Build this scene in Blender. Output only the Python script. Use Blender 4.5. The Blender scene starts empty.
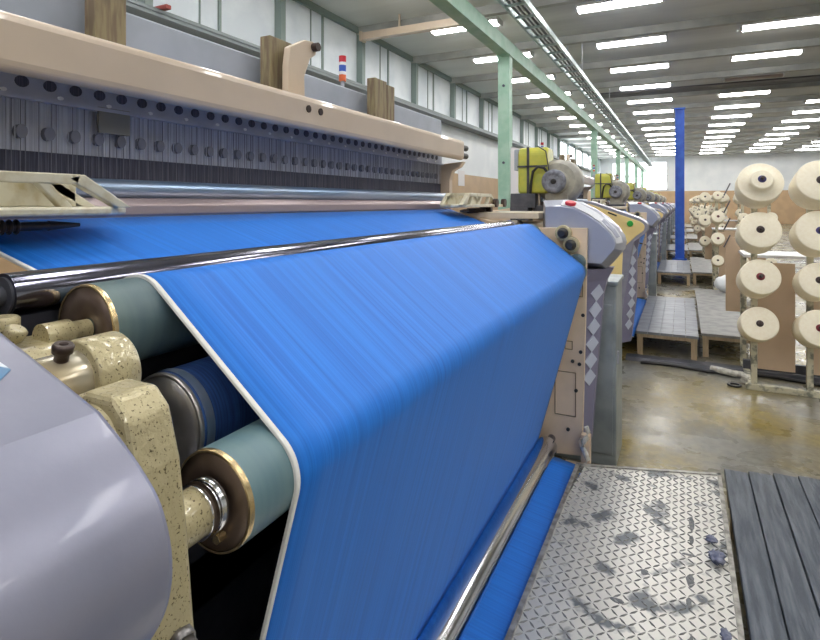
import bpy, bmesh, math, random
from math import sin, cos, pi, radians
from mathutils import Vector, Matrix
random.seed(7)
C = bpy.context.scene.collection
EYE = 1.30
def zr(z): return z + EYE            # heights were measured from eye level

# ------------------------------------------------------------------ materials
def nmat(name, col, rough=.5, metal=0., col2=None, scale=8., detail=4., thr=(.4, .6), stretch=(1, 1, 1),
         bump=0., bscale=60., emit=None, estr=0., alpha=1., coat=0., trans=0.):
    m = bpy.data.materials.new(name); m.use_nodes = True
    nt = m.node_tree; b = nt.nodes['Principled BSDF']
    b.inputs['Base Color'].default_value = (*col, 1); b.inputs['Roughness'].default_value = rough
    b.inputs['Metallic'].default_value = metal; b.inputs['Alpha'].default_value = alpha
    b.inputs['Coat Weight'].default_value = coat; b.inputs['Transmission Weight'].default_value = trans
    tc = nt.nodes.new('ShaderNodeTexCoord'); mp = nt.nodes.new('ShaderNodeMapping')
    mp.inputs['Scale'].default_value = stretch
    nt.links.new(tc.outputs['Object'], mp.inputs['Vector'])
    if col2 is not None:
        n = nt.nodes.new('ShaderNodeTexNoise'); n.inputs['Scale'].default_value = scale; n.inputs['Detail'].default_value = detail
        r = nt.nodes.new('ShaderNodeValToRGB'); r.color_ramp.elements[0].position = thr[0]; r.color_ramp.elements[1].position = thr[1]
        r.color_ramp.elements[0].color = (*col, 1); r.color_ramp.elements[1].color = (*col2, 1)
        nt.links.new(mp.outputs[0], n.inputs['Vector']); nt.links.new(n.outputs['Fac'], r.inputs['Fac'])
        nt.links.new(r.outputs['Color'], b.inputs['Base Color'])
    if bump:
        n = nt.nodes.new('ShaderNodeTexNoise'); n.inputs['Scale'].default_value = bscale; n.inputs['Detail'].default_value = 3
        bp = nt.nodes.new('ShaderNodeBump'); bp.inputs['Strength'].default_value = bump; bp.inputs['Distance'].default_value = .01
        nt.links.new(mp.outputs[0], n.inputs['Vector']); nt.links.new(n.outputs['Fac'], bp.inputs['Height']); nt.links.new(bp.outputs[0], b.inputs['Normal'])
    if emit is not None:
        b.inputs['Emission Color'].default_value = (*emit, 1); b.inputs['Emission Strength'].default_value = estr
    return m

M = {}
M['lilac'] = nmat('lilac_grey_paint', (.22, .225, .30), .36, .25, (.30, .30, .38), 9, 6, (.3, .7), bump=.02, bscale=120, coat=.12)
M['grey_cover'] = nmat('grey_cover_paint', (.33, .35, .44), .35, .15, (.38, .40, .49), 6, coat=.3)
M['leg_lilac'] = nmat('lilac_leg_paint', (.22, .21, .32), .4, .1)
M['diamond'] = nmat('pale_diamond_marking', (.52, .56, .68), .4)
M['white_strip'] = nmat('white_paint_strip', (.62, .63, .68), .35)
M['cream'] = nmat('cream_machine_paint', (.66, .56, .42), .38, 0, (.58, .48, .36), 3, 4, coat=.3)
M['beam_cream'] = nmat('beam_cream_paint', (.62, .50, .38), .32, 0, (.56, .45, .34), 4, 4, coat=.4)
M['side_cream'] = nmat('side_frame_paint', (.74, .58, .42), .45, 0, (.64, .50, .36), 5, 5)
M['cast'] = nmat('speckled_casting_paint', (.50, .43, .25), .33, .15, (.10, .075, .03), 420, 6, (.60, .66), bump=.25, bscale=90, coat=.5)
M['temple'] = nmat('worn_ivory_paint', (.66, .62, .48), .4, .1, (.50, .42, .24), 30, 5, (.5, .7), coat=.2)
M['gold'] = nmat('amber_greased_metal', (.60, .42, .17), .25, .5, (.50, .46, .36), 9, 4, (.4, .65), coat=.5)
M['yellow_face'] = nmat('pale_yellow_panel', (.80, .64, .30), .4, 0, (.74, .58, .27), 3)
M['chrome'] = nmat('polished_steel', (.80, .80, .83), .13, 1., (.66, .67, .71), 3, 3, stretch=(8, .6, 8))
M['dark_chrome'] = nmat('dark_polished_steel', (.20, .20, .27), .13, 1., (.30, .30, .36), 3, 3, stretch=(8, .6, 8))
M['steel_blue'] = nmat('bluish_steel', (.30, .42, .60), .28, .75, (.42, .50, .62), 6, 3, stretch=(6, .5, 6))
M['rose_steel'] = nmat('rosy_aluminium', (.52, .42, .42), .3, .7)
M['rubber'] = nmat('grey_green_rubber', (.07, .115, .145), .45, 0, (.13, .19, .185), 2, 3, (.35, .65), stretch=(1, 14, 1))
M['rubber_teal'] = nmat('teal_rubber', (.085, .165, .215), .42, 0, (.15, .24, .255), 2, 3, (.35, .65), stretch=(1, 14, 1))
M['brown_end'] = nmat('brown_disc', (.12, .085, .065), .35, .5, (.18, .13, .10), 20, 3)
M['brass'] = nmat('brass_ring', (.72, .55, .30), .25, .9)
M['disc_steel'] = nmat('turned_steel_disc', (.52, .50, .48), .3, .8, (.42, .40, .39), 30)
M['blue_rim'] = nmat('blue_cloth_wrap', (.02, .05, .18), .6, 0, (.03, .09, .28), 60, 2, stretch=(.2, 6, .2))
M['black'] = nmat('black_plastic', (.02, .02, .022), .4)
M['dark'] = nmat('dark_machine_steel', (.05, .055, .07), .45, .2, (.09, .09, .11), 10)
M['heald'] = nmat('heald_frame_aluminium', (.60, .61, .68), .45, .1, (.46, .46, .54), 40, 3, (.40, .62), stretch=(1, 3, .10))
M['heald_rail'] = nmat('bluish_heald_rail', (.34, .36, .46), .35, .3, (.42, .44, .54), 12)
M['harness_dark'] = nmat('dark_reed_band', (.035, .035, .06), .5, .1, (.09, .09, .13), 90, 2, (.45, .65), stretch=(1, 5, .12))
M['tab'] = nmat('olive_grey_tab', (.20, .19, .17), .5)
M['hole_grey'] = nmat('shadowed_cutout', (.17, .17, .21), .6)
M['wire'] = nmat('heald_wire', (.42, .43, .50), .4, .2)
M['wire_mid'] = nmat('dull_heald_wire', (.16, .16, .20), .5, .2)
M['wire_dark'] = nmat('dark_heald_wire', (.07, .07, .10), .5, .3)
M['back_rail'] = nmat('pale_blue_grey_rail', (.42, .46, .54), .45, .1, (.36, .40, .47), 5)
M['brown_block'] = nmat('brown_ochre_block', (.17, .12, .075), .5, 0, (.27, .22, .12), 22, 3, stretch=(3, 3, .4))
M['red'] = nmat('red_plastic', (.55, .02, .04), .35)
M['green'] = nmat('green_button_plastic', (.03, .35, .06), .35)
M['blue_p'] = nmat('blue_plastic', (.03, .10, .50), .35)
M['orange'] = nmat('orange_plastic', (.75, .14, .04), .35)
M['white'] = nmat('white_plastic', (.8, .8, .82), .4)
M['sticker'] = nmat('blue_white_sticker', (.10, .22, .38), .4, 0, (.7, .75, .8), 60, 2, (.5, .55))
M['yellow_g'] = nmat('yellow_guard_plastic', (.55, .52, .07), .3, 0, (.38, .42, .08), 9, 3, (.4, .7))
M['motor'] = nmat('grey_cream_motor_paint', (.42, .40, .34), .45, .1, (.32, .31, .28), 14)
M['motor_face'] = nmat('motor_fan_grille', (.14, .15, .19), .4, .3, (.24, .25, .30), 25, 2)
M['cabinet'] = nmat('grey_green_metal_cabinet', (.27, .31, .33), .38, .4, (.36, .40, .42), 7, 5)
M['green_steel'] = nmat('pale_green_painted_steel', (.30, .50, .38), .5, 0, (.38, .56, .45), 6, 4)
M['tray'] = nmat('galvanised_tray', (.32, .40, .40), .4, .5, (.45, .52, .52), 12)
M['blue_post'] = nmat('bright_blue_paint', (.02, .10, .55), .4, 0, (.03, .14, .62), 5)
M['plate'] = nmat('worn_steel_plate', (.64, .62, .57), .36, .4, (.13, .14, .15), 10, 6, (.555, .63))
M['plate_bar'] = nmat('dirty_raised_bars', (.16, .16, .155), .4, .5, (.42, .41, .38), 25, 4, (.4, .65))
M['grime'] = nmat('dark_caked_grime', (.10, .105, .11), .7, 0, (.17, .17, .17), 40)
M['plate_edge'] = nmat('worn_plate_frame', (.42, .40, .36), .4, .4, (.20, .19, .17), 30, 4)
M['plank'] = nmat('blue_grey_worn_planks', (.045, .058, .078), .5, 0, (.14, .155, .18), 4, 8, (.42, .72), stretch=(14, 1.2, 4), bump=.5, bscale=12)
M['deck_grey'] = nmat('grey_stained_deck', (.30, .31, .33), .4, .1, (.17, .18, .20), 6, 6, (.35, .65), stretch=(1, 3, 1))
M['ply'] = nmat('grey_worn_plywood_deck', (.34, .33, .31), .5, 0, (.22, .22, .21), 10, 6, (.4, .65))
M['wood'] = nmat('pale_timber', (.50, .38, .24), .6, 0, (.40, .30, .19), 10, 5, stretch=(8, 8, 1))
M['board'] = nmat('tan_hardboard', (.62, .46, .32), .5, 0, (.57, .42, .29), 5)
M['yarn'] = nmat('cream_yarn', (.93, .86, .70), .8, 0, (.90, .82, .65), 60, 3, (.4, .6), bump=.10, bscale=220)
M['core_red'] = nmat('dark_red_core', (.20, .02, .03), .5)
M['core_blue'] = nmat('navy_core', (.05, .04, .16), .5)
M['core_black'] = nmat('black_brown_core', (.05, .03, .03), .5)
M['creel'] = nmat('worn_cream_creel_paint', (.58, .54, .40), .5, .1, (.20, .20, .16), 18, 5, (.5, .62))
M['lamp_body'] = nmat('lamp_housing', (.7, .7, .72), .4)
M['lamp'] = nmat('lit_fluorescent_tube', (1, 1, 1), .5, emit=(1., .99, .97), estr=16.)
M['lamp_off'] = nmat('unlit_tube', (.40, .34, .32), .5)
M['win'] = nmat('bright_daylight_pane', (1, 1, 1), .5, emit=(.90, .96, 1.), estr=3.2)
M['bag'] = nmat('white_plastic_bag', (.82, .83, .84), .35)
M['rag'] = nmat('off_white_rag', (.66, .64, .58), .9, 0, (.4, .38, .34), 30)
M['lint'] = nmat('blue_grey_lint', (.12, .13, .20), .95, 0, (.22, .23, .29), 60)
M['pipe_red'] = nmat('dark_red_pipe', (.35, .06, .05), .5)
M['paper'] = nmat('white_paper', (.80, .77, .78), .6)
M['paper_pink'] = nmat('pink_paper', (.60, .32, .38), .6)
M['white_wall'] = nmat('white_wall_paint', (.84, .86, .88), .6, 0, (.76, .79, .82), 1.2, 5)
M['panel_wall'] = nmat('pale_clerestory_panel', (.84, .88, .92), .5, 0, (.72, .77, .82), 1.6, 5)
M['wainscot'] = nmat('tan_wall_paint', (.56, .38, .22), .5, 0, (.50, .34, .20), 2)
M['wall_post'] = nmat('grey_green_post', (.24, .30, .28), .5)
M['ledge'] = nmat('grey_ledge', (.22, .25, .26), .5, .2)
M['screw_dark'] = nmat('oiled_brown_screw', (.07, .05, .045), .35, .6)
M['steel_nut'] = nmat('dirty_steel_nut', (.28, .27, .27), .35, .9, (.12, .11, .10), 40)

def cloth_mat():
    m = bpy.data.materials.new('royal_blue_denim'); m.use_nodes = True; nt = m.node_tree; b = nt.nodes['Principled BSDF']
    uv = nt.nodes.new('ShaderNodeUVMap'); uv.uv_map = 'UVMap'
    def noise(sx, sy, det):
        mp = nt.nodes.new('ShaderNodeMapping'); mp.inputs['Scale'].default_value = (sx, sy, 1)
        n = nt.nodes.new('ShaderNodeTexNoise'); n.inputs['Scale'].default_value = 1; n.inputs['Detail'].default_value = det
        nt.links.new(uv.outputs[0], mp.inputs[0]); nt.links.new(mp.outputs[0], n.inputs['Vector']); return n
    a = noise(95, 1.1, 4); c = noise(420, 2.5, 2); mx = nt.nodes.new('ShaderNodeMath'); mx.operation = 'MULTIPLY_ADD'
    nt.links.new(c.outputs['Fac'], mx.inputs[0]); mx.inputs[1].default_value = .55; nt.links.new(a.outputs['Fac'], mx.inputs[2])
    r = nt.nodes.new('ShaderNodeValToRGB'); r.color_ramp.elements[0].position = .52; r.color_ramp.elements[1].position = .95
    r.color_ramp.elements[0].color = (.008, .135, .58, 1); r.color_ramp.elements[1].color = (.018, .205, .74, 1)
    nt.links.new(mx.outputs[0], r.inputs['Fac']); nt.links.new(r.outputs['Color'], b.inputs['Base Color'])
    b.inputs['Roughness'].default_value = .55; b.inputs['Specular IOR Level'].default_value = .35
    b.inputs['Sheen Weight'].default_value = .10; b.inputs['Sheen Roughness'].default_value = .4; b.inputs['Sheen Tint'].default_value = (.5, .7, 1, 1)
    bp = nt.nodes.new('ShaderNodeBump'); bp.inputs['Strength'].default_value = .08; bp.inputs['Distance'].default_value = .003
    nt.links.new(c.outputs['Fac'], bp.inputs['Height']); nt.links.new(bp.outputs[0], b.inputs['Normal'])
    return m
M['cloth'] = cloth_mat()
M['selvage'] = nmat('white_selvage', (.78, .77, .74), .7)

def floor_mat():
    m = bpy.data.materials.new('glossy_stained_concrete'); m.use_nodes = True; nt = m.node_tree; b = nt.nodes['Principled BSDF']
    tc = nt.nodes.new('ShaderNodeTexCoord')
    def noise(s, d, off):
        mp = nt.nodes.new('ShaderNodeMapping'); mp.inputs['Location'].default_value = off
        n = nt.nodes.new('ShaderNodeTexNoise'); n.inputs['Scale'].default_value = s; n.inputs['Detail'].default_value = d
        nt.links.new(tc.outputs['Object'], mp.inputs[0]); nt.links.new(mp.outputs[0], n.inputs['Vector']); return n
    def ramp(n, p0, p1, c0, c1):
        r = nt.nodes.new('ShaderNodeValToRGB'); e = r.color_ramp.elements; e[0].position = p0; e[1].position = p1; e[0].color = (*c0, 1); e[1].color = (*c1, 1)
        nt.links.new(n.outputs['Fac'], r.inputs['Fac']); return r
    big = noise(1.1, 5, (3.1, 1.7, 0)); fine = noise(28, 6, (0, 0, 0))
    r1 = ramp(big, .40, .60, (.27, .205, .055), (.22, .215, .19)); r2 = ramp(fine, .35, .62, (.45, .45, .45), (1, 1, 1))
    mix = nt.nodes.new('ShaderNodeMixRGB'); mix.blend_type = 'MULTIPLY'; mix.inputs[0].default_value = .8
    nt.links.new(r1.outputs[0], mix.inputs[1]); nt.links.new(r2.outputs[0], mix.inputs[2]); nt.links.new(mix.outputs[0], b.inputs['Base Color'])
    rr = ramp(noise(5, 4, (7, 2, 0)), .35, .65, (.20, .20, .20), (.40, .40, .40)); nt.links.new(rr.outputs[0], b.inputs['Roughness'])
    bp = nt.nodes.new('ShaderNodeBump'); bp.inputs['Strength'].default_value = .25; bp.inputs['Distance'].default_value = .004
    nt.links.new(fine.outputs['Fac'], bp.inputs['Height']); nt.links.new(bp.outputs[0], b.inputs['Normal'])
    return m
M['floor'] = floor_mat()

def ceiling_mat():
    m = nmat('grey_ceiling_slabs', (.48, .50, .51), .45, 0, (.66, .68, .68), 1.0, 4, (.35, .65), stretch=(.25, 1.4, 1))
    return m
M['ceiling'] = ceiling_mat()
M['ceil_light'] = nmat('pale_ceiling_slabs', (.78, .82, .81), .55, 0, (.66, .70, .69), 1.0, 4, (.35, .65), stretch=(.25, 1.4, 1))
M['rib'] = nmat('ceiling_rib', (.42, .43, .41), .55, 0, (.34, .35, .34), 3)
M['rib_dark'] = nmat('dark_ceiling_joint', (.12, .12, .14), .5)

# ------------------------------------------------------------------ mesh tools
class B:
    """collects shapes in world coordinates"""
    def __init__(s): s.bm = bmesh.new()
    def _new(s, vs, fs, smooth=False):
        v = [s.bm.verts.new(p) for p in vs]; out = []
        for f in fs:
            try:
                q = s.bm.faces.new([v[i] for i in f]); q.smooth = smooth; out.append(q)
            except ValueError: pass
        return out
    def box(s, x0, x1, y0, y1, z0, z1, R=None, piv=None):
        vs = [Vector((x, y, z)) for x in (x0, x1) for y in (y0, y1) for z in (z0, z1)]
        if R is not None:
            p = Vector(piv) if piv else Vector(((x0+x1)/2, (y0+y1)/2, (z0+z1)/2)); vs = [p + R @ (v-p) for v in vs]
        s._new(vs, [(0,1,3,2),(4,6,7,5),(0,4,5,1),(2,3,7,6),(0,2,6,4),(1,5,7,3)]); return s
    def prism(s, pts, y0, y1, axis='Y', smooth=False):
        """polygon given as (a,b) pairs; axis Y: (x,z), axis X: (y,z), axis Z: (x,y)"""
        n = len(pts)
        f = {'Y': lambda a, b, t: (a, t, b), 'X': lambda a, b, t: (t, a, b), 'Z': lambda a, b, t: (a, b, t)}[axis]
        v = [f(a, b, y0) for a, b in pts] + [f(a, b, y1) for a, b in pts]
        s._new(v, [tuple(range(n)), tuple(range(2*n-1, n-1, -1))])
        s._new(v, [(i, (i+1) % n, n+(i+1) % n, n+i) for i in range(n)], smooth); return s
    def cyl(s, p0, p1, r, r1=None, n=28, caps=True):
        p0, p1 = Vector(p0), Vector(p1); r1 = r if r1 is None else r1
        return s.lathe(p0, p1-p0, [(0, r), ((p1-p0).length, r1)], n, caps)
    def lathe(s, o, d, prof, n=32, caps=True):
        o, d = Vector(o), Vector(d).normalized()
        a = d.orthogonal().normalized(); b = d.cross(a); rings = []
        for h, r in prof:
            rings.append([s.bm.verts.new(o + d*h + a*(r*cos(2*pi*k/n)) + b*(r*sin(2*pi*k/n))) for k in range(n)])
        for i in range(len(rings)-1):
            flat = abs(prof[i][0]-prof[i+1][0]) < 1e-6
            for k in range(n):
                q = s.bm.faces.new((rings[i][k], rings[i][(k+1) % n], rings[i+1][(k+1) % n], rings[i+1][k])); q.smooth = not flat
        if caps:
            # separate cap verts keep the rim crisp
            for i, rev in ((0, True), (-1, False)):
                vv = [s.bm.verts.new(v.co) for v in rings[i]]
                s.bm.faces.new(vv[::-1] if rev else vv)
        return s
    def tube(s, pts, r, n=10):
        pts = [Vector(p) for p in pts]; rings = []
        up = Vector((.13, .21, .97))
        for i, p in enumerate(pts):
            t = (pts[min(i+1, len(pts)-1)] - pts[max(i-1, 0)]).normalized()
            a = t.cross(up).normalized(); b = t.cross(a)
            rings.append([s.bm.verts.new(p + a*(r*cos(2*pi*k/n)) + b*(r*sin(2*pi*k/n))) for k in range(n)])
        for i in range(len(rings)-1):
            for k in range(n):
                q = s.bm.faces.new((rings[i][k], rings[i][(k+1) % n], rings[i+1][(k+1) % n], rings[i+1][k])); q.smooth = True
        s.bm.faces.new(rings[0][::-1]); s.bm.faces.new(rings[-1]); return s
    def done(s, name, mat, parent=None, bevel=0., seg=2, origin=None):
        if bevel:
            bmesh.ops.remove_doubles(s.bm, verts=s.bm.verts, dist=1e-6)
        bmesh.ops.recalc_face_normals(s.bm, faces=s.bm.faces)
        if parent is not None: off = world_loc(parent)
        elif origin is not None: off = Vector(origin)
        else:
            cs = [v.co for v in s.bm.verts]
            off = Vector(((min(c.x for c in cs)+max(c.x for c in cs))/2, (min(c.y for c in cs)+max(c.y for c in cs))/2, min(c.z for c in cs)))
        bmesh.ops.translate(s.bm, verts=s.bm.verts, vec=-off)
        me = bpy.data.meshes.new(name); s.bm.to_mesh(me); s.bm.free(); me.materials.append(M[mat] if isinstance(mat, str) else mat)
        o = bpy.data.objects.new(name, me); C.objects.link(o)
        if parent is not None: o.parent = parent
        else: o.location = off
        if bevel:
            md = o.modifiers.new('bevel', 'BEVEL'); md.width = bevel; md.segments = seg; md.limit_method = 'ANGLE'; md.angle_limit = radians(30)
            md.harden_normals = False
        return o
def world_loc(o):
    v = Vector(o.location)
    while o.parent: o = o.parent; v += o.location
    return v
def thing(name, loc, label, cat, group=None):
    o = bpy.data.objects.new(name, None); C.objects.link(o); o.location = loc; o.empty_display_size = .1
    return tag(o, label, cat, group)
def tag(o, label, cat, group=None, kind=None):
    o['label'] = label; o['category'] = cat
    if group: o['group'] = group
    if kind: o['kind'] = kind
    return o
def struct(o): o['kind'] = 'structure'; return o
def fuse(dst, src):
    """fold surface detail of another colour into the part it belongs to"""
    bm = bmesh.new(); bm.from_mesh(dst.data); n0 = len(bm.faces); k = len(dst.data.materials)
    bm.from_mesh(src.data); bm.faces.ensure_lookup_table()
    for f in bm.faces[n0:]: f.material_index = k
    bm.to_mesh(dst.data); bm.free(); dst.data.materials.append(src.data.materials[0]); bpy.data.objects.remove(src)
KIDS = {}
def kids(o): return [c for c in bpy.data.objects if c.parent == o]
def copy_tree(o, parent=None):
    c = o.copy(); C.objects.link(c); c.parent = parent
    for k in kids(o): copy_tree(k, c)
    return c
ORD = ['first', 'second', 'third', 'fourth', 'fifth', 'sixth', 'seventh', 'eighth', 'ninth', 'tenth', 'eleventh', 'twelfth',
       'thirteenth', 'fourteenth', 'fifteenth', 'sixteenth', 'seventeenth', 'eighteenth']

# ------------------------------------------------------------------ room
XL, XR, YN, YF, H = -5.2, 9.0, -5.5, 41.0, 4.42
struct(B().box(XL, XR, YN, YF, -.1, 0).done('floor', 'floor'))
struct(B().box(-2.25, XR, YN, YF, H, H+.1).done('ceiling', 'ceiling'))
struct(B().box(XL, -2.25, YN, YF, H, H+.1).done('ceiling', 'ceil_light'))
struct(B().box(XL-.15, XL, YN, YF, 2.06, 3.30).done('wall_left', 'white_wall'))
struct(B().box(XL-.15, XL, YN, YF, 3.30, H).done('wall_left', 'panel_wall'))
struct(B().box(XL-.15, XL, YN, YF, 0, 2.06).done('wall_left', 'wainscot'))
struct(B().box(XL, XR, YF, YF+.15, 2.10, H).done('wall_far', 'white_wall'))
struct(B().box(XL, XR, YF, YF+.15, 0, 2.10).done('wall_far', 'wainscot'))
struct(B().box(XR, XR+.15, YN, YF, 0, H).done('wall_right', 'white_wall'))
struct(B().box(XL, XR, YN-.15, YN, 0, H).done('wall_near', 'white_wall'))
# ledge with lip along the left wall and wall posts
b = B(); b.box(XL, XL+.32, YN, YF, 3.24, 3.28); b.box(XL+.28, XL+.33, YN, YF, 3.28, 3.32)
struct(b.done('trim_1', 'ledge'))
struct(B().box(XL, XL+.06, YN, YF, H-.10, H).done('trim_2', 'wall_post'))
b = B(); k = 0
y = 1.8
while y < YF-.5:
    b.box(XL, XL+.12, y-.05, y+.05, 3.30, H); y += 2.2
struct(b.done('trim_3', 'wall_post'))
b = B(); y = .7
while y < YF-.5:
    b.box(XL, XL+.025, y-.02, y+.02, 3.30, H); b.box(XL, XL+.015, y-.32, y-.30, 3.30, H); y += 2.2
struct(b.done('trim_4', 'wall_post'))
# red pipes lying on the ledge brackets
for i, yy in enumerate((3.15, 4.0)):
    o = B().box(XL+.03, XL+.42, yy-.03, yy+.03, 3.32, 3.36).done('ledge_bracket', 'pipe_red')
    tag(o, 'dark red bracket on the left wall ledge, ' + ('nearer' if i == 0 else 'farther') + ' of the two', 'bracket', 'red brackets on wall ledge')
# ceiling ribs
y = 1.8; i = 5
while y < YF-.5:
    struct(B().prism([(y-.09, H), (y-.06, H-.13), (y+.06, H-.13), (y+.09, H)], XL, XR, 'X').done('trim_%d' % i, 'rib', bevel=0)); i += 1; y += 2.2
for y in (16.6, 16.95, 21.9, 26.3, 30.7):
    struct(B().box(-2.2, XR, y-.22, y+.10, H-.035, H).done('trim_%d' % i, 'rib_dark')); i += 1
# far window
def window(n, x0, x1, z0, z1, y):
    w = B().box(x0, x1, y-.02, y, z0, z1).done('window_%d' % n, 'win'); struct(w)
    f = B()
    for xx in [x0 + (x1-x0)*k/3 for k in range(4)]: f.box(xx-.04, xx+.04, y-.06, y, z0-.05, z1+.05)
    for zz in (z0, (z0+z1)/2, z1): f.box(x0-.04, x1+.04, y-.06, y, zz-.04, zz+.04)
    f.done('window_frame', 'white', w)
window(1, -4.4, -.9, 2.2, 4.1, YF)
def side_window(n, y0, y1):
    w = B().box(XL, XL+.02, y0, y1, 3.42, 4.2).done('window_%d' % n, 'win'); struct(w)
    f = B()
    for yy in (y0, (y0+y1)/2, y1): f.box(XL, XL+.05, yy-.04, yy+.04, 3.38, 4.24)
    for zz in (3.4, 4.22): f.box(XL, XL+.05, y0-.04, y1+.04, zz-.03, zz+.03)
    f.done('window_frame', 'white', w)
for n, y0 in enumerate((26.1, 28.3, 30.5, 32.7, 34.9, 37.1)): side_window(n+2, y0, y0+2.0)

# ------------------------------------------------------------------ lamps
FCX = 549.; TH = math.atan2(682-410, 549)
SN, CS = sin(TH), cos(TH)
def proj(x, y, z):
    r = x*CS + y*SN; d = -x*SN + y*CS
    if d < .05: return None
    return 410+FCX*r/d, 203-FCX*(z-EYE)/d
def make_lamp():
    t = thing('tube_light', (0, 0, H-.09), 'x', 'ceiling light')
    b = B(); b.box(-.63, .63, -.13, .13, H-.045, H-.001); b.box(-.63, -.60, -.13, .13, H-.10, H-.04); b.box(.60, .63, -.13, .13, H-.10, H-.04)
    b.done('housing', 'lamp_body', t)
    B().prism([(-.10, H-.045), (-.092, H-.08), (-.05, H-.10), (.05, H-.10), (.092, H-.08), (.10, H-.045)], -.60, .60, 'X').done('diffuser', 'lamp', t)
    B().cyl((-.3, 0, H-.012), (-.3, 0, H), .02, n=8).done('mount', 'lamp_body', t)
    return t
lampo = make_lamp(); used = False
rows = [(-3.38, 'over the looms left of green beam'), (-.87, 'above the loom fronts'), (1.55, 'above the aisle'), (3.95, 'above the yarn creels'), (6.4, 'farthest right in the hall')]
for xi, (lx, rn) in enumerate(rows):
    cnt = 0
    for j in range(-6, 14):
        ly = 9.0 + 2.23*j
        if ly > YF-1.5: continue
        p = proj(lx, ly, H)
        vis = p is not None and -20 < p[0] < 850 and -14 < p[1] < 640
        if not vis and (ly > 8 or xi > 3): continue
        o = lampo if not used else copy_tree(lampo); used = True
        o.location = (lx, ly, H-.09)
        off = (xi == 2 and j == 3)
        if vis:
            cnt += 1
            if off: o['label'] = 'unlit brownish ceiling tube light among the lit ones over the aisle'
            else: o['label'] = 'lit tube light, %s in the row %s' % (ORD[cnt-1], rn)
            o['group'] = 'ceiling tube lights ' + rn
        else:
            o['label'] = 'ceiling tube light above and behind the camera, out of the photo'; o['group'] = 'ceiling tube lights out of view'
        if off:
            for k in kids(o):
                if k.name.startswith('diffuser'):
                    k.data = k.data.copy(); k.data.materials[0] = M['lamp_off']; k['label'] = 'dark unlit tube'

# ------------------------------------------------------------------ steelwork
b = B(); b.box(-2.26, -2.10, YN, 40.5, zr(2.02), zr(2.035)); b.box(-2.26, -2.10, YN, 40.5, zr(2.195), zr(2.21)); b.box(-2.12, -2.10, YN, 40.5, zr(2.035), zr(2.195)); b.box(-2.26, -2.24, YN, 40.5, zr(2.035), zr(2.195))
tag(b.done('steel_beam', 'green_steel'), 'long pale green steel beam running overhead on green columns', 'beam')
cols = [7.35, 15.9, 22.3, 26.0, 31.5, 36.5]
for i, y in enumerate(cols):
    t = thing('steel_column', (-2.18, y, 0), 'pale green steel column, %s' % (['nearest the camera, with papers hung on it', 'second from the camera behind the far looms', 'third from the camera', 'fourth from the camera', 'fifth from the camera', 'farthest from the camera'][i]), 'column', 'green steel columns under the beam')
    b = B(); b.box(-2.26, -2.10, y-.07, y-.055, 0, zr(2.02)); b.box(-2.26, -2.10, y+.055, y+.07, 0, zr(2.02)); b.box(-2.20, -2.16, y-.055, y+.055, 0, zr(2.02))
    b.box(-2.26, -2.245, y-.055, y+.055, 0, zr(2.02)); b.box(-2.115, -2.10, y-.055, y+.055, 0, zr(2.02)); b.done('shaft', 'green_steel', t)
    B().box(-2.32, -2.04, y-.13, y+.13, 0, .02).done('base_plate', 'green_steel', t)
    b = B(); b.prism([(-2.26, zr(2.02)), (-2.26, zr(1.9)), (-2.20, zr(2.02))], y-.09, y+.09); b.box(-2.28, -2.08, y-.1, y+.1, zr(2.0), zr(2.02)); b.done('cap_plate', 'green_steel', t)
    if i == 0:
        for zz in (.55, 1.6): B().cyl((-2.18, y-.085, zr(zz)), (-2.18, y-.07, zr(zz)), .018, n=10).done('bolt', 'wire_dark', t)
# paper sheets hanging beside the first column
t = thing('hanging_paper', (-2.03, 7.30, zr(.0)), 'white and pink paper sheets hanging on the side of nearest green column', 'paper')
b = B(); b.prism([(-2.09, zr(.05)), (-1.95, zr(.0)), (-1.93, zr(.73)), (-2.09, zr(.76))], 7.30, 7.31); b.done('white_sheet', 'paper', t)
B().prism([(-2.085, zr(-.03)), (-1.95, zr(-.07)), (-1.95, zr(.0)), (-2.085, zr(.05))], 7.30, 7.315).done('pink_sheet', 'paper_pink', t)
# cable tray
t = thing('cable_tray', (-1.8, 17, zr(2.45)), 'long galvanised ladder cable tray running overhead down the hall', 'cable tray')
for xx in (-1.97, -1.70): B().box(xx-.012, xx+.012, YN+.5, 40, zr(2.42), zr(2.50)).done('side_rail', 'tray', t)
y = YN+.6; first_rung = None
while y < 40:
    if first_rung is None: first_rung = B().box(-1.96, -1.71, y-.02, y+.02, zr(2.425), zr(2.45)).done('rung', 'tray', t); fy = y
    else: q = first_rung.copy(); C.objects.link(q); q.parent = t; q.location.y = first_rung.location.y + (y-fy)
    y += .48
y = 2
while y < 40:
    for xx in (-1.97, -1.70): B().cyl((xx, y, zr(2.5)), (xx, y, H), .007, n=6).done('hanger_rod', 'wire', t)
    y += 4.4
for xx, rr in ((-1.9, .018), (-1.84, .014), (-1.78, .02)): B().cyl((xx, YN+.6, zr(2.45)+rr), (xx, 40, zr(2.45)+rr), rr, n=8).done('cable', 'black', t)
# duct segment under the ceiling
b = B(); b.box(-4.9, -3.0, 8.0, 8.12, zr(2.78), zr(2.90)); b.box(-4.92, -4.88, 7.98, 8.14, zr(2.76), zr(2.92))
b.box(-4.2, -4.17, 8.04, 8.07, zr(2.9), H); b.box(-3.2, -3.17, 8.04, 8.07, zr(2.9), H)
tag(b.done('hanging_rail', 'beam_cream'), 'short beige hanging rail under ceiling near the left wall', 'rail')
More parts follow.
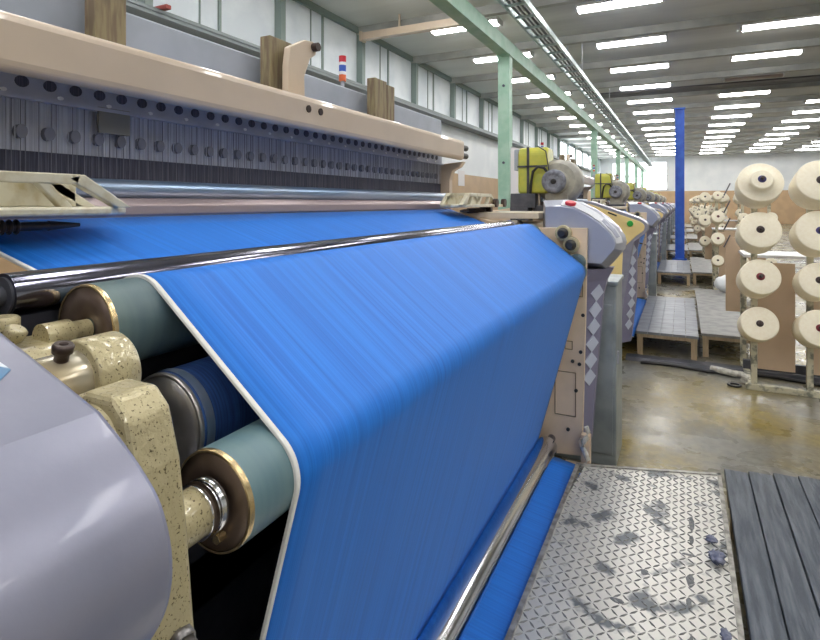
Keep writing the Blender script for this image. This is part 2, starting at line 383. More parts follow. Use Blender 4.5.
# blue post
t = thing('blue_post', (-.05, 14.08, 0), 'tall bright blue steel post standing beside the aisle', 'post')
b = B(); b.box(-.14, .05, 14.06, 14.10, 0, 3.45); b.box(-.14, -.12, 14.0, 14.16, 0, 3.45); b.box(.03, .05, 14.0, 14.16, 0, 3.45); b.done('shaft', 'blue_post', t)
B().box(-.20, .10, 13.95, 14.21, 0, .03).done('base_plate', 'blue_post', t)
B().box(-.16, .07, 13.98, 14.18, 3.45, 3.48).done('cap_plate', 'blue_post', t)
# red pipe and notice on left wall
b = B(); b.cyl((XL+.08, 17.2, .3), (XL+.08, 17.2, 2.75), .05, n=12); b.cyl((XL+.0, 17.2, 2.7), (XL+.08, 17.2, 2.7), .03, n=10); b.box(XL, XL+.16, 17.12, 17.28, 1.95, 2.02)
tag(b.done('wall_pipe', 'pipe_red'), 'dark red vertical pipe fixed to the left wall', 'pipe')
tag(B().box(XL, XL+.01, 13.3, 13.75, 1.75, 2.15).done('wall_notice', 'paper'), 'small white notice on the left wall above the tan band', 'notice')

# ------------------------------------------------------------------ loom
A_TUBE = (-.706, -.108, .0262); A_R1 = (-.631, -.149, .053); A_R3 = (-.43, -.305, .052); A_R2 = (-.56, -.268, .062); A_LOW = (-.534, -1.075, .045)
YL0, YL1 = .48, 2.47           # cloth edges

def belt(items):
    """items: (x, z, r, s); s=+1 the web passes over, -1 under. returns polyline"""
    al = []
    for (x1, z1, r1, s1), (x2, z2, r2, s2) in zip(items, items[1:]):
        dx, dz = x2-x1, z2-z1; L = math.hypot(dx, dz); al.append(math.atan2(dz, dx) - math.asin(max(-1, min(1, (s1*r1-s2*r2)/L))))
    pts = []
    for i, (x, z, r, s) in enumerate(items):
        if r == 0: pts.append((x, z)); continue
        a0, a1 = al[i-1], al[i]
        while a1-a0 > pi: a1 -= 2*pi
        while a1-a0 < -pi: a1 += 2*pi
        n = max(2, int(abs(a1-a0)/.12)+1)
        for k in range(n+1):
            a = a0 + (a1-a0)*k/n; pts.append((x - s*r*sin(a), z + s*r*cos(a)))
    return pts
WEB = belt([(-1.02, -.030, 0, 1), (A_TUBE[0], A_TUBE[1], A_TUBE[2]+.0022, -1), (A_R1[0], A_R1[1], A_R1[2]+.0018, 1), (A_R3[0], A_R3[1], A_R3[2]+.0018, 1),
            (A_LOW[0], A_LOW[1], A_LOW[2]+.0018, -1), (-.372, -1.150, 0, 1)])
def densify(pts, step=.05):
    out = [pts[0]]
    for p, q in zip(pts, pts[1:]):
        n = max(1, int(math.hypot(q[0]-p[0], q[1]-p[1])/step))
        out += [(p[0]+(q[0]-p[0])*k/n, p[1]+(q[1]-p[1])*k/n) for k in range(1, n+1)]
    return out
WEB = densify(WEB)
def web_mesh(name, y0, y1, mat, parent, ny, thick, offs=0., origin=None):
    bm = bmesh.new(); uvl = bm.loops.layers.uv.new('UVMap'); L = [0]
    for p, q in zip(WEB, WEB[1:]): L.append(L[-1]+math.hypot(q[0]-p[0], q[1]-p[1]))
    def nrm(i):
        p, q = WEB[max(i-1, 0)], WEB[min(i+1, len(WEB)-1)]; dx, dz = q[0]-p[0], q[1]-p[1]; l = math.hypot(dx, dz) or 1
        return -dz/l, dx/l
    top = []
    off = world_loc(parent) if parent else Vector(origin)
    for lay in (0, 1):
        g = []
        for i, (x, z) in enumerate(WEB):
            nx, nz = nrm(i); h = offs + (thick/2 if lay == 0 else -thick/2)
            wd = max(0, -.70-x)/.32; a_ = -.05*wd; c_ = .03*wd if ny > 1 else a_
            g.append([bm.verts.new(Vector((x+nx*h, y0+a_+(y1+c_-y0-a_)*k/ny, zr(z+nz*h)))-off) for k in range(ny+1)])
        top.append(g)
    for lay in (0, 1):
        g = top[lay]
        for i in range(len(WEB)-1):
            for k in range(ny):
                v = (g[i][k], g[i][k+1], g[i+1][k+1], g[i+1][k]); idx = ((i, k), (i, k+1), (i+1, k+1), (i+1, k))
                f = bm.faces.new(v if lay else v[::-1]); f.smooth = True
                for lp, (a, c) in zip(f.loops, idx if lay else idx[::-1]): lp[uvl].uv = (y0+(y1-y0)*c/ny, L[a])
    for i in range(len(WEB)-1):
        for k in (0, ny): bm.faces.new((top[0][i][k], top[0][i+1][k], top[1][i+1][k], top[1][i][k]))
    for i in (0, -1):
        for k in range(ny): bm.faces.new((top[0][i][k], top[0][i][k+1], top[1][i][k+1], top[1][i][k]))
    bmesh.ops.recalc_face_normals(bm, faces=bm.faces)
    me = bpy.data.meshes.new(name); bm.to_mesh(me); bm.free(); me.materials.append(M[mat]); o = bpy.data.objects.new(name, me); C.objects.link(o)
    if parent: o.parent = parent
    else: o.location = off
    return o

COVL = [(-.80, .015), (-.66, .015), (-.60, -.006), (-.50, -.043), (-.394, -.081), (-.300, -.115), (-.277, -.124), (-.258, -.137), (-.244, -.152), (-.236, -.168), (-.234, -.185),
        (-.238, -.208), (-.246, -.224), (-.262, -.240), (-.30, -.27), (-.335, -.305), (-.39, -.36), (-.405, -.75), (-.435, -1.08), (-.80, -1.08)]
COVR = [(-.60, .012), (-.50, .016), (-.43, .004), (-.364, -.030), (-.31, -.068), (-.263, -.114), (-.240, -.150), (-.232, -.180), (-.238, -.215), (-.262, -.245),
        (-.29, -.280), (-.31, -.300), (-.43, -.300), (-.44, -.28), (-.60, -.28)]
def catmull(P, n=4):
    out = []
    for i in range(1, len(P)-2):
        p0, p1, p2, p3 = P[i-1:i+3]
        for k in range(n):
            u = k/n; out.append(tuple(.5*((2*p1[j]) + (-p0[j]+p2[j])*u + (2*p0[j]-5*p1[j]+4*p2[j]-p3[j])*u*u + (-p0[j]+3*p1[j]-3*p2[j]+p3[j])*u**3) for j in (0, 1)))
    return out + [P[-2]]
CREASE = (-.292, -.1165)
ROUND = [(-.305, -.106), CREASE, (-.272, -.1295), (-.254, -.1435), (-.242, -.157), (-.2345, -.178), (-.235, -.200), (-.244, -.222), (-.262, -.243), (-.295, -.272), (-.335, -.305), (-.39, -.36)]
COVLS = COVL[:5] + catmull(ROUND) + COVL[-3:]
def off2(pts, d, cx, cz):
    out = []; n = len(pts)
    area = sum(pts[i][0]*pts[(i+1) % n][1]-pts[(i+1) % n][0]*pts[i][1] for i in range(n))
    sg = 1 if area > 0 else -1
    for i in range(n):
        p, q, r = pts[i-1], pts[i], pts[(i+1) % n]
        e1 = Vector((q[0]-p[0], q[1]-p[1])).normalized(); e2 = Vector((r[0]-q[0], r[1]-q[1])).normalized()
        n1 = Vector((-e1.y, e1.x))*sg; n2 = Vector((-e2.y, e2.x))*sg; m = (n1+n2)
        m = m.normalized()*d/max(.35, m.normalized().dot(n1)); out.append((q[0]+m.x, q[1]+m.y))
    return out
def Z(pts): return [(a, zr(c)) for a, c in pts]

def make_loom():
    t = thing('weaving_loom', (-1.1, 1.4, 0), 'x', 'loom')
    # ---- side frames
    sf = B().prism(Z([(-1.9, -.12), (-1.2, -.02), (-.75, -.13), (-.75, -1.08), (-.9, -1.3), (-1.9, -1.3)]), .17, .20).done('side_frame', 'side_cream', t, .004)
    rf = B().prism(Z([(-1.9, -.12), (-1.25, -.02), (-.62, -.115), (-.50, -.112), (-.378, -.112), (-.383, -.45), (-.400, -1.13), (-.66, -1.15), (-.75, -1.3), (-1.9, -1.3)]), 2.535, 2.562).done('side_frame', 'side_cream', t, .003)
    # panel outlines, slots and holes on the inner face of right-hand frame
    b = B()
    def ring(x0, x1, z0, z1, w=.004):
        b.box(x0, x1, 2.530, 2.536, zr(z0), zr(z0+w)); b.box(x0, x1, 2.530, 2.536, zr(z1-w), zr(z1)); b.box(x0, x0+w, 2.530, 2.536, zr(z0), zr(z1)); b.box(x1-w, x1, 2.530, 2.536, zr(z0), zr(z1))
    ring(-.52, -.425, -.96, -.76); ring(-.475, -.44, -.66, -.62); ring(-.44, -.395, -.42, -.36)
    seams = b.done('panel_seams', 'brown_block', t)
    b = B()
    for hx, hz in ((-.405, -.665), (-.41, -.72), (-.425, -.84), (-.395, -.50), (-.46, -1.02), (-.41, -.30), (-.44, -.71)): b.cyl((hx, 2.529, zr(hz)), (hx, 2.536, zr(hz)), .008, n=12)
    bolts = b.done('bolt_heads', 'black', t); fuse(rf, seams); fuse(rf, bolts)
    # roller-end knobs on the right frame
    for hx, hz in ((-.478, -.135), (-.444, -.187)):
        k = B().cyl((hx, 2.505, zr(hz)), (hx, 2.536, zr(hz)), .036, n=24).done('bearing_cap', 'cast', t, .004)
        B().lathe((hx, 2.470, zr(hz)), (0, 1, 0), [(0, .014), (.006, .019), (.03, .021), (.036, .025)], 20).done('knob', 'black', k)
    B().lathe((-.42, 2.49, zr(-.265)), (0, 1, 0), [(0, .03), (.01, .038), (.045, .038)], 24).done('roller_hub', 'rubber', t)
    b = B(); b.box(-.40, -.36, 2.50, 2.535, zr(-1.16), zr(-1.02)); b.cyl((-.39, 2.48, zr(-1.05)), (-.39, 2.52, zr(-1.05)), .018, n=14); b.box(-.47, -.36, 2.48, 2.53, zr(-1.18), zr(-1.155))
    b.done('foot_bracket', 'side_cream', t, .003)
    b = B(); b.tube([(-.375 + .012*sin(k*1.3), 2.475 - .004*k, zr(-.97 - .022*k)) for k in range(9)], .011); b.done('air_hose', 'rag', t)
    # ---- left cover
    cv = B().prism(Z(COVLS), -.03, .20, smooth=True).done('end_cover', 'lilac', t, .004, 2); cv.data.set_sharp_from_angle(angle=radians(17))
    for e in cv.data.edges:
        a, c = (cv.data.vertices[i].co for i in e.vertices)
        if all(abs(q.x-1.1-CREASE[0]) < .002 and abs(q.z-zr(CREASE[1])) < .002 for q in (a, c)): e.use_edge_sharp = True
    fp = B().prism(Z(off2(COVL, .022, 0, 0)), -.036, -.028).done('face_panel', 'yellow_face', cv, .003); fp['label'] = 'pale yellow outer panel'
    B().lathe((-.36, -.05, zr(-.16)), (0, 1, 0), [(0, .019), (.004, .023), (.016, .024)], 20).done('button', 'green', fp)
    B().box(-.525, -.455, -.039, -.03, zr(-.093), zr(-.081), Matrix.Rotation(radians(22), 3, 'Y')).done('slot', 'black', fp)
    ll = [(-.300, -.285), (-.318, -.36), (-.320, -.43), (-.325, -.75), (-.365, -1.10)]
    bl = B(); V = []
    for xf, z in ll: V += [(-.45, -.026, zr(z)), (xf-.075, -.026, zr(z)), (xf, .10, zr(z)), (xf, .19, zr(z)), (-.45, .19, zr(z))]
    F = [(4, 3, 2, 1, 0), tuple(range(20, 25))]
    for i_ in range(4):
        for k_ in range(5): F.append((5*i_+k_, 5*i_+(k_+1) % 5, 5*i_+5+(k_+1) % 5, 5*i_+5+k_))
    bl._new(V, F); lf = bl.done('cover_leg', 'leg_lilac', t, .004)
    for k in range(8):
        zc = -.37 - .084*k; d = B(); front = []; back = []
        for z, u in ((zc, 0.), (zc-.042, .5), (zc, 1.), (zc+.042, .5)):
            xf = next((a_+(c_-a_)*(z-za)/(zb-za) for (a_, za), (c_, zb) in zip(ll, ll[1:]) if zb <= z <= za), ll[-1][0]); q = .30+.62*u
            front.append((xf-.075+.075*q+.0035, -.026+.126*q-.0022, zr(z))); back.append((xf-.075+.075*q-.004, -.026+.126*q+.003, zr(z)))
        d._new(front+back, [(0, 1, 2, 3), (7, 6, 5, 4)] + [(a, (a+1) % 4, 4+(a+1) % 4, 4+a) for a in range(4)]); d.done('diamond_mark', 'diamond', lf)
    st = B().prism([(-.378, .160), (-.370, .142), (-.345, .146), (-.335, .165), (-.348, .182), (-.370, .180)], zr(-.082), zr(-.0815), 'Z')
    for v in st.bm.verts: v.co.z = zr(-.081 - .355*(v.co.x+.394)) + (.0012 if v.co.z > zr(-.0818) else -.0008)
    s_ = st.done('warning_sticker', 'sticker', cv); s_['label'] = 'blue and white hexagonal sticker'
    # ---- right cover with neck, switch, hand recess and diamond strip
    inn = off2(COVR, .030, 0, 0); b = B(); nP = len(COVR)
    V = [(x, 2.566, zr(z)) for x, z in inn] + [(x, 2.66, zr(z)) for x, z in COVR] + [(x, 2.765, zr(z)) for x, z in COVR]
    b._new(V, [tuple(range(nP)), tuple(range(3*nP-1, 2*nP-1, -1))]); b.bm.faces.ensure_lookup_table()
    vv = [b.bm.verts.new(p) for p in V]
    for q_ in (0, nP):
        for k in range(nP): f = b.bm.faces.new((vv[q_+k], vv[q_+(k+1) % nP], vv[q_+nP+(k+1) % nP], vv[q_+nP+k])); f.smooth = True
    bmesh.ops.remove_doubles(b.bm, verts=b.bm.verts, dist=1e-5)
    cr = b.done('end_cover', 'grey_cover', t, .003, 2); cr.data.set_sharp_from_angle(angle=radians(24))
    def chamfer(i_, u, lift):
        (xa, za), (xb, zb) = inn[i_], COVR[i_]; return (xa+(xb-xa)*u, 2.566+.094*u-lift, zr(za+(zb-za)*u)+lift*.8)
    b = B(); ids = list(range(1, 8)); V = []
    for i_ in ids: V += [chamfer(i_, .12, .0035), chamfer(i_, .80, .0035), chamfer(i_, .80, -.003), chamfer(i_, .12, -.003)]
    F = [(3, 2, 1, 0), tuple(range(4*len(ids)-4, 4*len(ids)))]
    for k in range(len(ids)-1):
        for q_ in range(4): F.append((4*k+q_, 4*k+(q_+1) % 4, 4*k+4+(q_+1) % 4, 4*k+4+q_))
    b._new(V, F, True); st_ = b.done('top_strip', 'white_strip', cr); st_.data.set_sharp_from_angle(angle=radians(30))
    b = B(); V = []
    for i_ in (4, 5, 6): V += [chamfer(i_, .30, .006), chamfer(i_, .66, .006), chamfer(i_, .66, -.001), chamfer(i_, .30, -.001)]
    F = [(3, 2, 1, 0), (8, 9, 10, 11)]
    for k in range(2):
        for q_ in range(4): F.append((4*k+q_, 4*k+(q_+1) % 4, 4*k+4+(q_+1) % 4, 4*k+4+q_))
    b._new(V, F); b.done('hand_grip', 'grey_cover', cr)
    b = B(); b.lathe((-.462, 2.600, zr(-.014)), (.15, -.35, 1), [(-.01, .016), (.006, .016), (.008, .024), (.018, .025), (.022, .017)], 20); b.done('stop_switch', 'red', cr)
    # leg under the head, with a chamfered front corner that carries the diamond strip
    lv_ = [(-.285, -.300), (-.315, -.36), (-.330, -.43), (-.345, -.60), (-.385, -1.12)]
    bl = B(); V = []
    for xf, z in lv_: V += [(-.46, 2.575, zr(z)), (xf-.078, 2.575, zr(z)), (xf, 2.70, zr(z)), (xf, 2.765, zr(z)), (-.46, 2.765, zr(z))]
    F = [(4, 3, 2, 1, 0), tuple(range(20, 25))]
    for i_ in range(4):
        for k_ in range(5): F.append((5*i_+k_, 5*i_+(k_+1) % 5, 5*i_+5+(k_+1) % 5, 5*i_+5+k_))
    bl._new(V, F); lg = bl.done('cover_leg', 'leg_lilac', t, .004)
    def xfz(z):
        for (a, za), (c, zc_) in zip(lv_, lv_[1:]):
            if zc_ <= z <= za: return a+(c-a)*(z-za)/(zc_-za)
        return lv_[-1][0]
    for k in range(6):
        zc = -.415 - .079*k; hh = .040
        cz = [(zc, .0), (zc-hh, .5), (zc, 1.), (zc+hh, .5)]; d = B(); front = []; back = []
        for z, u in cz:
            xf = xfz(z); px_ = xf-.078+.078*(.38+.58*u); py_ = 2.575+.125*(.38+.58*u)
            front.append((px_+.0035, py_-.0022, zr(z))); back.append((px_-.004, py_+.003, zr(z)))
        d._new(front+back, [(0, 1, 2, 3), (7, 6, 5, 4)] + [(a, (a+1) % 4, 4+(a+1) % 4, 4+a) for a in range(4)])
        d.done('diamond_mark', 'diamond', lg)
    # ---- rollers
    def roller(name, c, y0, y1, mat, endmat='brown_end', ringmat='brass'):
        x, z, r = c
        o = B().cyl((x, y0+.004, zr(z)), (x, y1, zr(z)), r, n=64).done(name, mat, t)
        B().lathe((x, y0-.002, zr(z)), (0, 1, 0), [(0, r*.945), (0, r*.99), (.003, r*1.003), (.006, r*1.003)], 64, False).done('end_ring', ringmat, o)
        B().lathe((x, y0-.001, zr(z)), (0, 1, 0), [(.007, .010), (.002, .014), (.001, r*.5), (.0, r*.945), (.006, r*.95)], 48, True).done('end_disc', endmat, o)
        return o
    roller('take_up_roller', A_R1, .412, 2.53, 'rubber')
    roller('take_up_roller', A_R3, .414, 2.53, 'rubber_teal')
    r2 = roller('press_roller', A_R2, .463, 2.53, 'blue_rim', 'disc_steel', 'disc_steel')
    B().lathe((A_R2[0], .470, zr(A_R2[1])), (0, 1, 0), [(0, A_R2[2]+.001), (.01, A_R2[2]+.0015), (.013, A_R2[2]+.0005)], 48, False).done('cloth_edge_band', 'steel_blue', r2)
    tb = B().cyl((A_TUBE[0], .362, zr(A_TUBE[1])), (A_TUBE[0], 2.60, zr(A_TUBE[1])), A_TUBE[2], n=48).done('guide_bar', 'dark_chrome', t)
    B().cyl((A_TUBE[0], .18, zr(A_TUBE[1])), (A_TUBE[0], .37, zr(A_TUBE[1])), .012, n=20).done('shaft', 'dark', tb)
    B().cyl((A_TUBE[0], .359, zr(A_TUBE[1])), (A_TUBE[0], .363, zr(A_TUBE[1])), .022, n=32).done('end_cap', 'dark', tb)
    B().cyl((A_TUBE[0], 2.45, zr(A_TUBE[1])), (A_TUBE[0], 2.535, zr(A_TUBE[1])), .029, n=32).done('collar', 'chrome', tb)
    lo = B().cyl((A_LOW[0], .30, zr(A_LOW[1])), (A_LOW[0], 2.44, zr(A_LOW[1])), A_LOW[2], n=56).done('lower_guide_roller', 'chrome', t)
    B().cyl((A_LOW[0], .20, zr(A_LOW[1])), (A_LOW[0], 2.535, zr(A_LOW[1])), .018, n=20).done('shaft', 'dark_chrome', lo)
    B().cyl((A_LOW[0], 2.44, zr(A_LOW[1])), (A_LOW[0], 2.452, zr(A_LOW[1])), .040, n=32).done('end_cap', 'dark', lo)
    # ---- castings and bearings at the left-hand roller ends
    b = B()
    b.prism(Z([(-.455, -.178), (-.445, -.158), (-.425, -.150), (-.392, -.150), (-.376, -.165), (-.364, -.205), (-.356, -.26), (-.347, -.345), (-.345, -.40), (-.420, -.40), (-.415, -.30), (-.412, -.235), (-.44, -.22)]), .275, .318)
    arm = b.done('support_arm', 'cast', t, .006, 3)
    b = B(); b.cyl((-.43, .300, zr(-.305)), (-.43, .398, zr(-.305)), .026, .024, n=36); b.box(-.425, -.365, .285, .315, zr(-.335), zr(-.275)); b.done('roller_boss', 'cast', arm, .003)
    B().lathe((-.43, .388, zr(-.305)), (0, 1, 0), [(0, .027), (.008, .028), (.008, .025), (.012, .025), (.012, .028), (.020, .028)], 40).done('lock_ring', 'chrome', arm)
    k = B().cyl((-.414, .402, zr(-.334)), (-.414, .412, zr(-.334)), .005, n=6).done('screw', 'brass', arm)
    # clamp 1 (upper, gold pin with black screw)
    b = B()
    th0 = [2*pi*k/40 for k in range(41)]
    b.lathe((-.503, .318, zr(-.164)), (0, 1, 0), [(0, .029), (0, .035), (.003, .037), (.040, .037), (.043, .034), (.043, .026)], 48)
    b.prism(Z([(-.535, -.18), (-.503, -.199), (-.43, -.215), (-.425, -.185), (-.47, -.172)]), .322, .352)
    c1 = b.done('clamp_casting', 'cast', t, .0)
    B().lathe((-.503, .235, zr(-.164)), (0, 1, 0), [(0, .024), (.004, .027), (.086, .028)], 40).done('pin', 'gold', c1)
    B().lathe((-.492, .298, zr(-.1395)), (.25, 0, 1), [(0, .006), (.008, .006), (.008, .0085), (.014, .009), (.016, .0075), (.016, .004), (.011, .004)], 20, True).done('set_screw', 'screw_dark', c1)
    # bearing block of upper roller with sloping bar toward the left
    b = B()
    b.prism(Z([(-.72, -.165), (-.66, -.150), (-.61, -.152), (-.590, -.170), (-.580, -.20), (-.575, -.235), (-.72, -.235)]), .285, .375)
    b.prism(Z([(-.72, -.172), (-.50, -.186), (-.50, -.225), (-.72, -.235)]), .20, .30)
    bb = b.done('bearing_block', 'cast', t, .006, 3)
    B().lathe((A_R1[0], .36, zr(A_R1[1])), (0, 1, 0), [(0, .016), (.030, .016), (.034, .012), (.053, .012)], 28).done('roller_journal', 'cast', bb)
    B().lathe((-.655, .335, zr(-.153)), (0, 0, 1), [(0, .008), (.012, .008), (.012, .014), (.016, .016), (.028, .016), (.031, .013)], 14).done('knurled_screw', 'cast', bb)
    B().lathe((-.632, .325, zr(-.153)), (.5, .3, 1), [(0, .006), (.014, .006), (.014, .010), (.024, .011), (.026, .008)], 12).done('knurled_screw', 'cast', bb)
    # clamp 2 on top of arm
    c2 = B().lathe((-.415, .262, zr(-.192)), (0, 1, 0), [(0, .028), (.002, .034), (.050, .036)], 40).done('clamp_casting', 'cast', arm)
    B().lathe((-.415, .215, zr(-.192)), (0, 1, 0), [(0, .020), (.002, .023), (.055, .024)], 36).done('pin', 'gold', c2)
    # nut and threaded rod at the foot of arm
    b = B(); b.lathe((-.335, .288, zr(-.322)), (.75, -.1, -.25), [(0, .009), (.001, .011), (.009, .011), (.009, .009), (.018, .0085)], 6, True)
    nn = b.done('nut', 'steel_nut', arm)
    B().cyl((-.322, .287, zr(-.326)), (-.288, .282, zr(-.336)), .0050, n=14).done('threaded_rod', 'steel_nut', arm)
    # ---- dark under-structure
    b = B(); b.box(-1.0, -.80, .2, 2.53, zr(-.75), zr(-.40)); b.box(-.80, -.70, .2, 2.53, zr(-.98), zr(-.90)); b.box(-.86, -.80, .2, 2.53, zr(-1.25), zr(-.1))
    b.done('cross_member', 'dark', t)
    for k in range(4): pass
    b = B()
    for k in range(5): b.box(-.63+.014*k, -.622+.014*k, .25, 2.5, zr(-.43-.004*k), zr(-.405-.004*k))
    b.box(-.64, -.56, .25, 2.5, zr(-.46), zr(-.43)); b.done('ribbed_rail', 'dark', t)
    # ---- reed rail, sley tube
    B().cyl((-1.085, .10, zr(.030)), (-1.085, 2.60, zr(.030)), .021, n=40).done('sley_tube', 'steel_blue', t)
    b = B(); b.prism(Z([(-1.10, .012), (-1.035, .010), (-1.022, -.004), (-1.022, -.026), (-1.10, -.040)]), .15, 2.56); b.done('reed_rail', 'rose_steel', t, .003)
    # ---- beam
    bp = Z([(-1.10, .318), (-1.005, .318), (-.995, .312), (-.992, .300), (-.993, .236), (-.997, .224), (-1.006, .218), (-1.02, .219), (-1.03, .255), (-1.10, .26)])
    be = B().prism(bp, .02, 2.625).done('top_beam', 'beam_cream', t, .004, 2)
    for zz in (.284, .243): B().cyl((-1.012, 2.62, zr(zz)), (-1.012, 2.70, zr(zz)), .015, n=16).done('end_stud', 'black', be)
    b = B()
    for yy in (1.325, 1.385): b.cyl((-.9935, yy, zr(.279)), (-.9895, yy, zr(.279)), .011, n=16)
    fuse(be, b.done('beam_holes', 'screw_dark', t))
    b = B(); b.prism(Z([(-1.13, .20), (-1.00, .212), (-1.02, .185), (-1.06, .165), (-1.075, .12), (-1.075, -.05), (-1.13, -.05)]), 2.63, 2.67); b.done('beam_bracket', 'beam_cream', t, .003)
    b = B(); b.prism(Z([(-1.13, .20), (-1.00, .212), (-1.02, .185), (-1.06, .165), (-1.075, .12), (-1.075, -.05), (-1.13, -.05)]), .04, .08); b.done('beam_bracket', 'beam_cream', t, .003)
    # ---- heald frames
    hf = B().box(-1.145, -1.13, .10, 2.63, zr(.098), zr(.205)).done('heald_frame', 'heald', t)
    B().box(-1.140, -1.125, .10, 2.63, zr(.045), zr(.100)).done('reed_band', 'harness_dark', t)
    hr = B(); hr.box(-1.128, -1.118, .10, 2.63, zr(.200), zr(.262)); hr.box(-1.128, -1.108, .10, 2.63, zr(.196), zr(.203)); hr = hr.done('heald_rail', 'heald_rail', t)
    b = B(); y = .14
    while y < 2.60:
        b.prism([(y + .0125*cos(a), zr(.230) + .011*sin(a)) for a in [2*pi*k/14 for k in range(14)]], -1.1185, -1.1155, 'X'); y += .0515
    fuse(hr, b.done('round_cutouts', 'harness_dark', t))
    b = B(); y = .155
    while y < 2.60: b.prism([(y + .006*cos(a), zr(.208) + .004*sin(a)) for a in [2*pi*k/8 for k in range(8)]], -1.109, -1.1065, 'X'); y += .103
    fuse(hr, b.done('white_rivets', 'white', t))
    b = B(); y = .14
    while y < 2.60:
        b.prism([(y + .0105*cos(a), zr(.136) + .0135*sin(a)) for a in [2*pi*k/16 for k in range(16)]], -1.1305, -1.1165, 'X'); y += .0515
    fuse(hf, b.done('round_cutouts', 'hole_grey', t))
    b = B(); y = .11; rng = random.Random(3)
    while y < 2.62:
        x = -1.122+rng.uniform(-.003, .004); w = .0007
        b.box(x, x+.001, y-w, y+w, zr(.10), zr(.198)); y += rng.choice((.006, .008, .011))
    wr = b.done('heald_wires', 'wire', t); wr['kind'] = 'stuff'
    b = B(); y = .113
    while y < 2.62:
        b.box(-1.121, -1.120, y-.0006, y+.0006, zr(.05), zr(.198)); y += rng.choice((.009, .016, .024))
    wr = b.done('dark_heald_wires', 'wire_mid', t); wr['kind'] = 'stuff'
    B().box(-1.116, -1.110, .752, .825, zr(.150), zr(.205)).done('guard_tab', 'tab', t)
    # ---- rail behind the beam with guide blocks
    B().box(-1.30, -1.20, .05, 2.82, zr(.28), zr(.462)).done('rear_rail', 'back_rail', t, .006)
    for y0, y1, top in ((.755, .828, .50), (1.31, 1.43, .513), (1.95, 2.05, .515), (2.052, 2.12, .505)):
        B().box(-1.165, -1.125, y0, y1, zr(.28), zr(top)).done('guide_block', 'brown_block', t, .003)
    lv = B(); lv.prism([(1.335, zr(.30)), (1.42, zr(.30)), (1.415, zr(.40)), (1.445, zr(.465)), (1.475, zr(.485)), (1.48, zr(.51)), (1.462, zr(.525)), (1.42, zr(.52)), (1.345, zr(.48)), (1.335, zr(.42))], -1.10, -1.075, 'X')
    lv = lv.done('lever_bracket', 'beam_cream', t, .003)
    B().cyl((-1.12, 1.462, zr(.506)), (-1.055, 1.462, zr(.506)), .014, n=16).done('lever_pin', 'screw_dark', lv)
    # ---- temples
    def temple(y_tip, sgn):
        L = .36 if sgn < 0 else .74
        Y = lambda d: y_tip + sgn*d
        base = B()
        def pr(b_, pts, z0, z1): b_.prism([(x, Y(d)) for x, d in pts], zr(z0), zr(z1), 'Z')
        D = .62
        pr(base, [(-.96, 0), (-.905, 0), (-.862, .06), (-.850, .16), (-.850, D), (-.98, D), (-.98, .05)], -.020, -.006)
        tm = base.done('temple_bar', 'temple', t, .004)
        c = B()
        def strut(p, q, r=.006):
            c.tube([(p[0], Y(p[1]), zr(p[2])), (q[0], Y(q[1]), zr(q[2]))], r, 6)
        for xx in (-.872, -.965):
            c.prism([(Y(.115), zr(.030)), (Y(.42), zr(.030)), (Y(.42), zr(.046)), (Y(.11), zr(.046))], xx-.010, xx+.010, 'X')
            c.prism([(Y(.02), zr(-.008)), (Y(.045), zr(-.008)), (Y(.135), zr(.040)), (Y(.105), zr(.046))], xx-.010, xx+.010, 'X')
            for d in (.17, .29, .41): c.prism([(Y(d-.05), zr(-.008)), (Y(d-.03), zr(-.008)), (Y(d+.012), zr(.036)), (Y(d-.008), zr(.036))], xx-.008, xx+.008, 'X')
            c.prism([(Y(.50), zr(-.008)), (Y(.525), zr(-.008)), (Y(.43), zr(.046)), (Y(.405), zr(.042))], xx-.010, xx+.010, 'X')
        for d in (.12, .27, .40): c.box(-.965, -.872, min(Y(d), Y(d+.02)), max(Y(d), Y(d+.02)), zr(.032), zr(.046))
        c.box(-.96, -.955, min(Y(.06), Y(.5)), max(Y(.06), Y(.5)), zr(-.006), zr(.034))
        c.done('temple_cage', 'temple', tm, .002)
        s_ = B(); s_.cyl((-.90, Y(.13), zr(-.036)), (-.90, Y(.50), zr(-.036)), .007, n=14)
        for k in range(22): s_.lathe((-.90, Y(.19+.010*k), zr(-.036)), (0, 1, 0), [(0, .008), (.003, .012), (.006, .008)], 14)
        s_.lathe((-.90, min(Y(.09), Y(.14)), zr(-.036)), (0, 1, 0), [(0, .008 if sgn < 0 else .003), (.05, .003 if sgn < 0 else .008)], 14)
        s_.box(-.93, -.87, min(Y(.44), Y(.47)), max(Y(.44), Y(.47)), zr(-.05), zr(-.016))
        s_.done('spiked_roller', 'screw_dark', tm)
        if sgn > 0:
            for d in (.46, .60): B().cyl((-.86, Y(d), zr(.0)), (-.84, Y(d), zr(.0)), .022, n=18).done('adjuster_wheel', 'screw_dark', tm)
    temple(.665, -1); temple(2.24, 1)
    # cream shelf at the right-hand end, drive housing
    b = B(); b.box(-1.02, -.60, 2.562, 3.05, zr(-.075), zr(-.045)); b.done('end_shelf', 'cream', t, .004)
    b = B(); b.box(-1.85, -.66, 2.60, 3.05, zr(-1.1), zr(-.10)); b.done('drive_housing', 'side_cream', t, .01)
    # warp beam at the back
    wb = B().cyl((-1.75, .30, zr(-.62)), (-1.75, 2.45, zr(-.62)), .26, n=40).done('warp_beam', 'cloth', t)
    for yy in (.26, 2.45): B().cyl((-1.75, yy, zr(-.62)), (-1.75, yy+.03, zr(-.62)), .36, n=40).done('beam_flange', 'disc_steel', wb)
    # beacon
    b = B().cyl((-1.60, 2.43, zr(-.12)), (-1.60, 2.43, zr(.64)), .010, n=12).done('beacon_pole', 'wire', t)
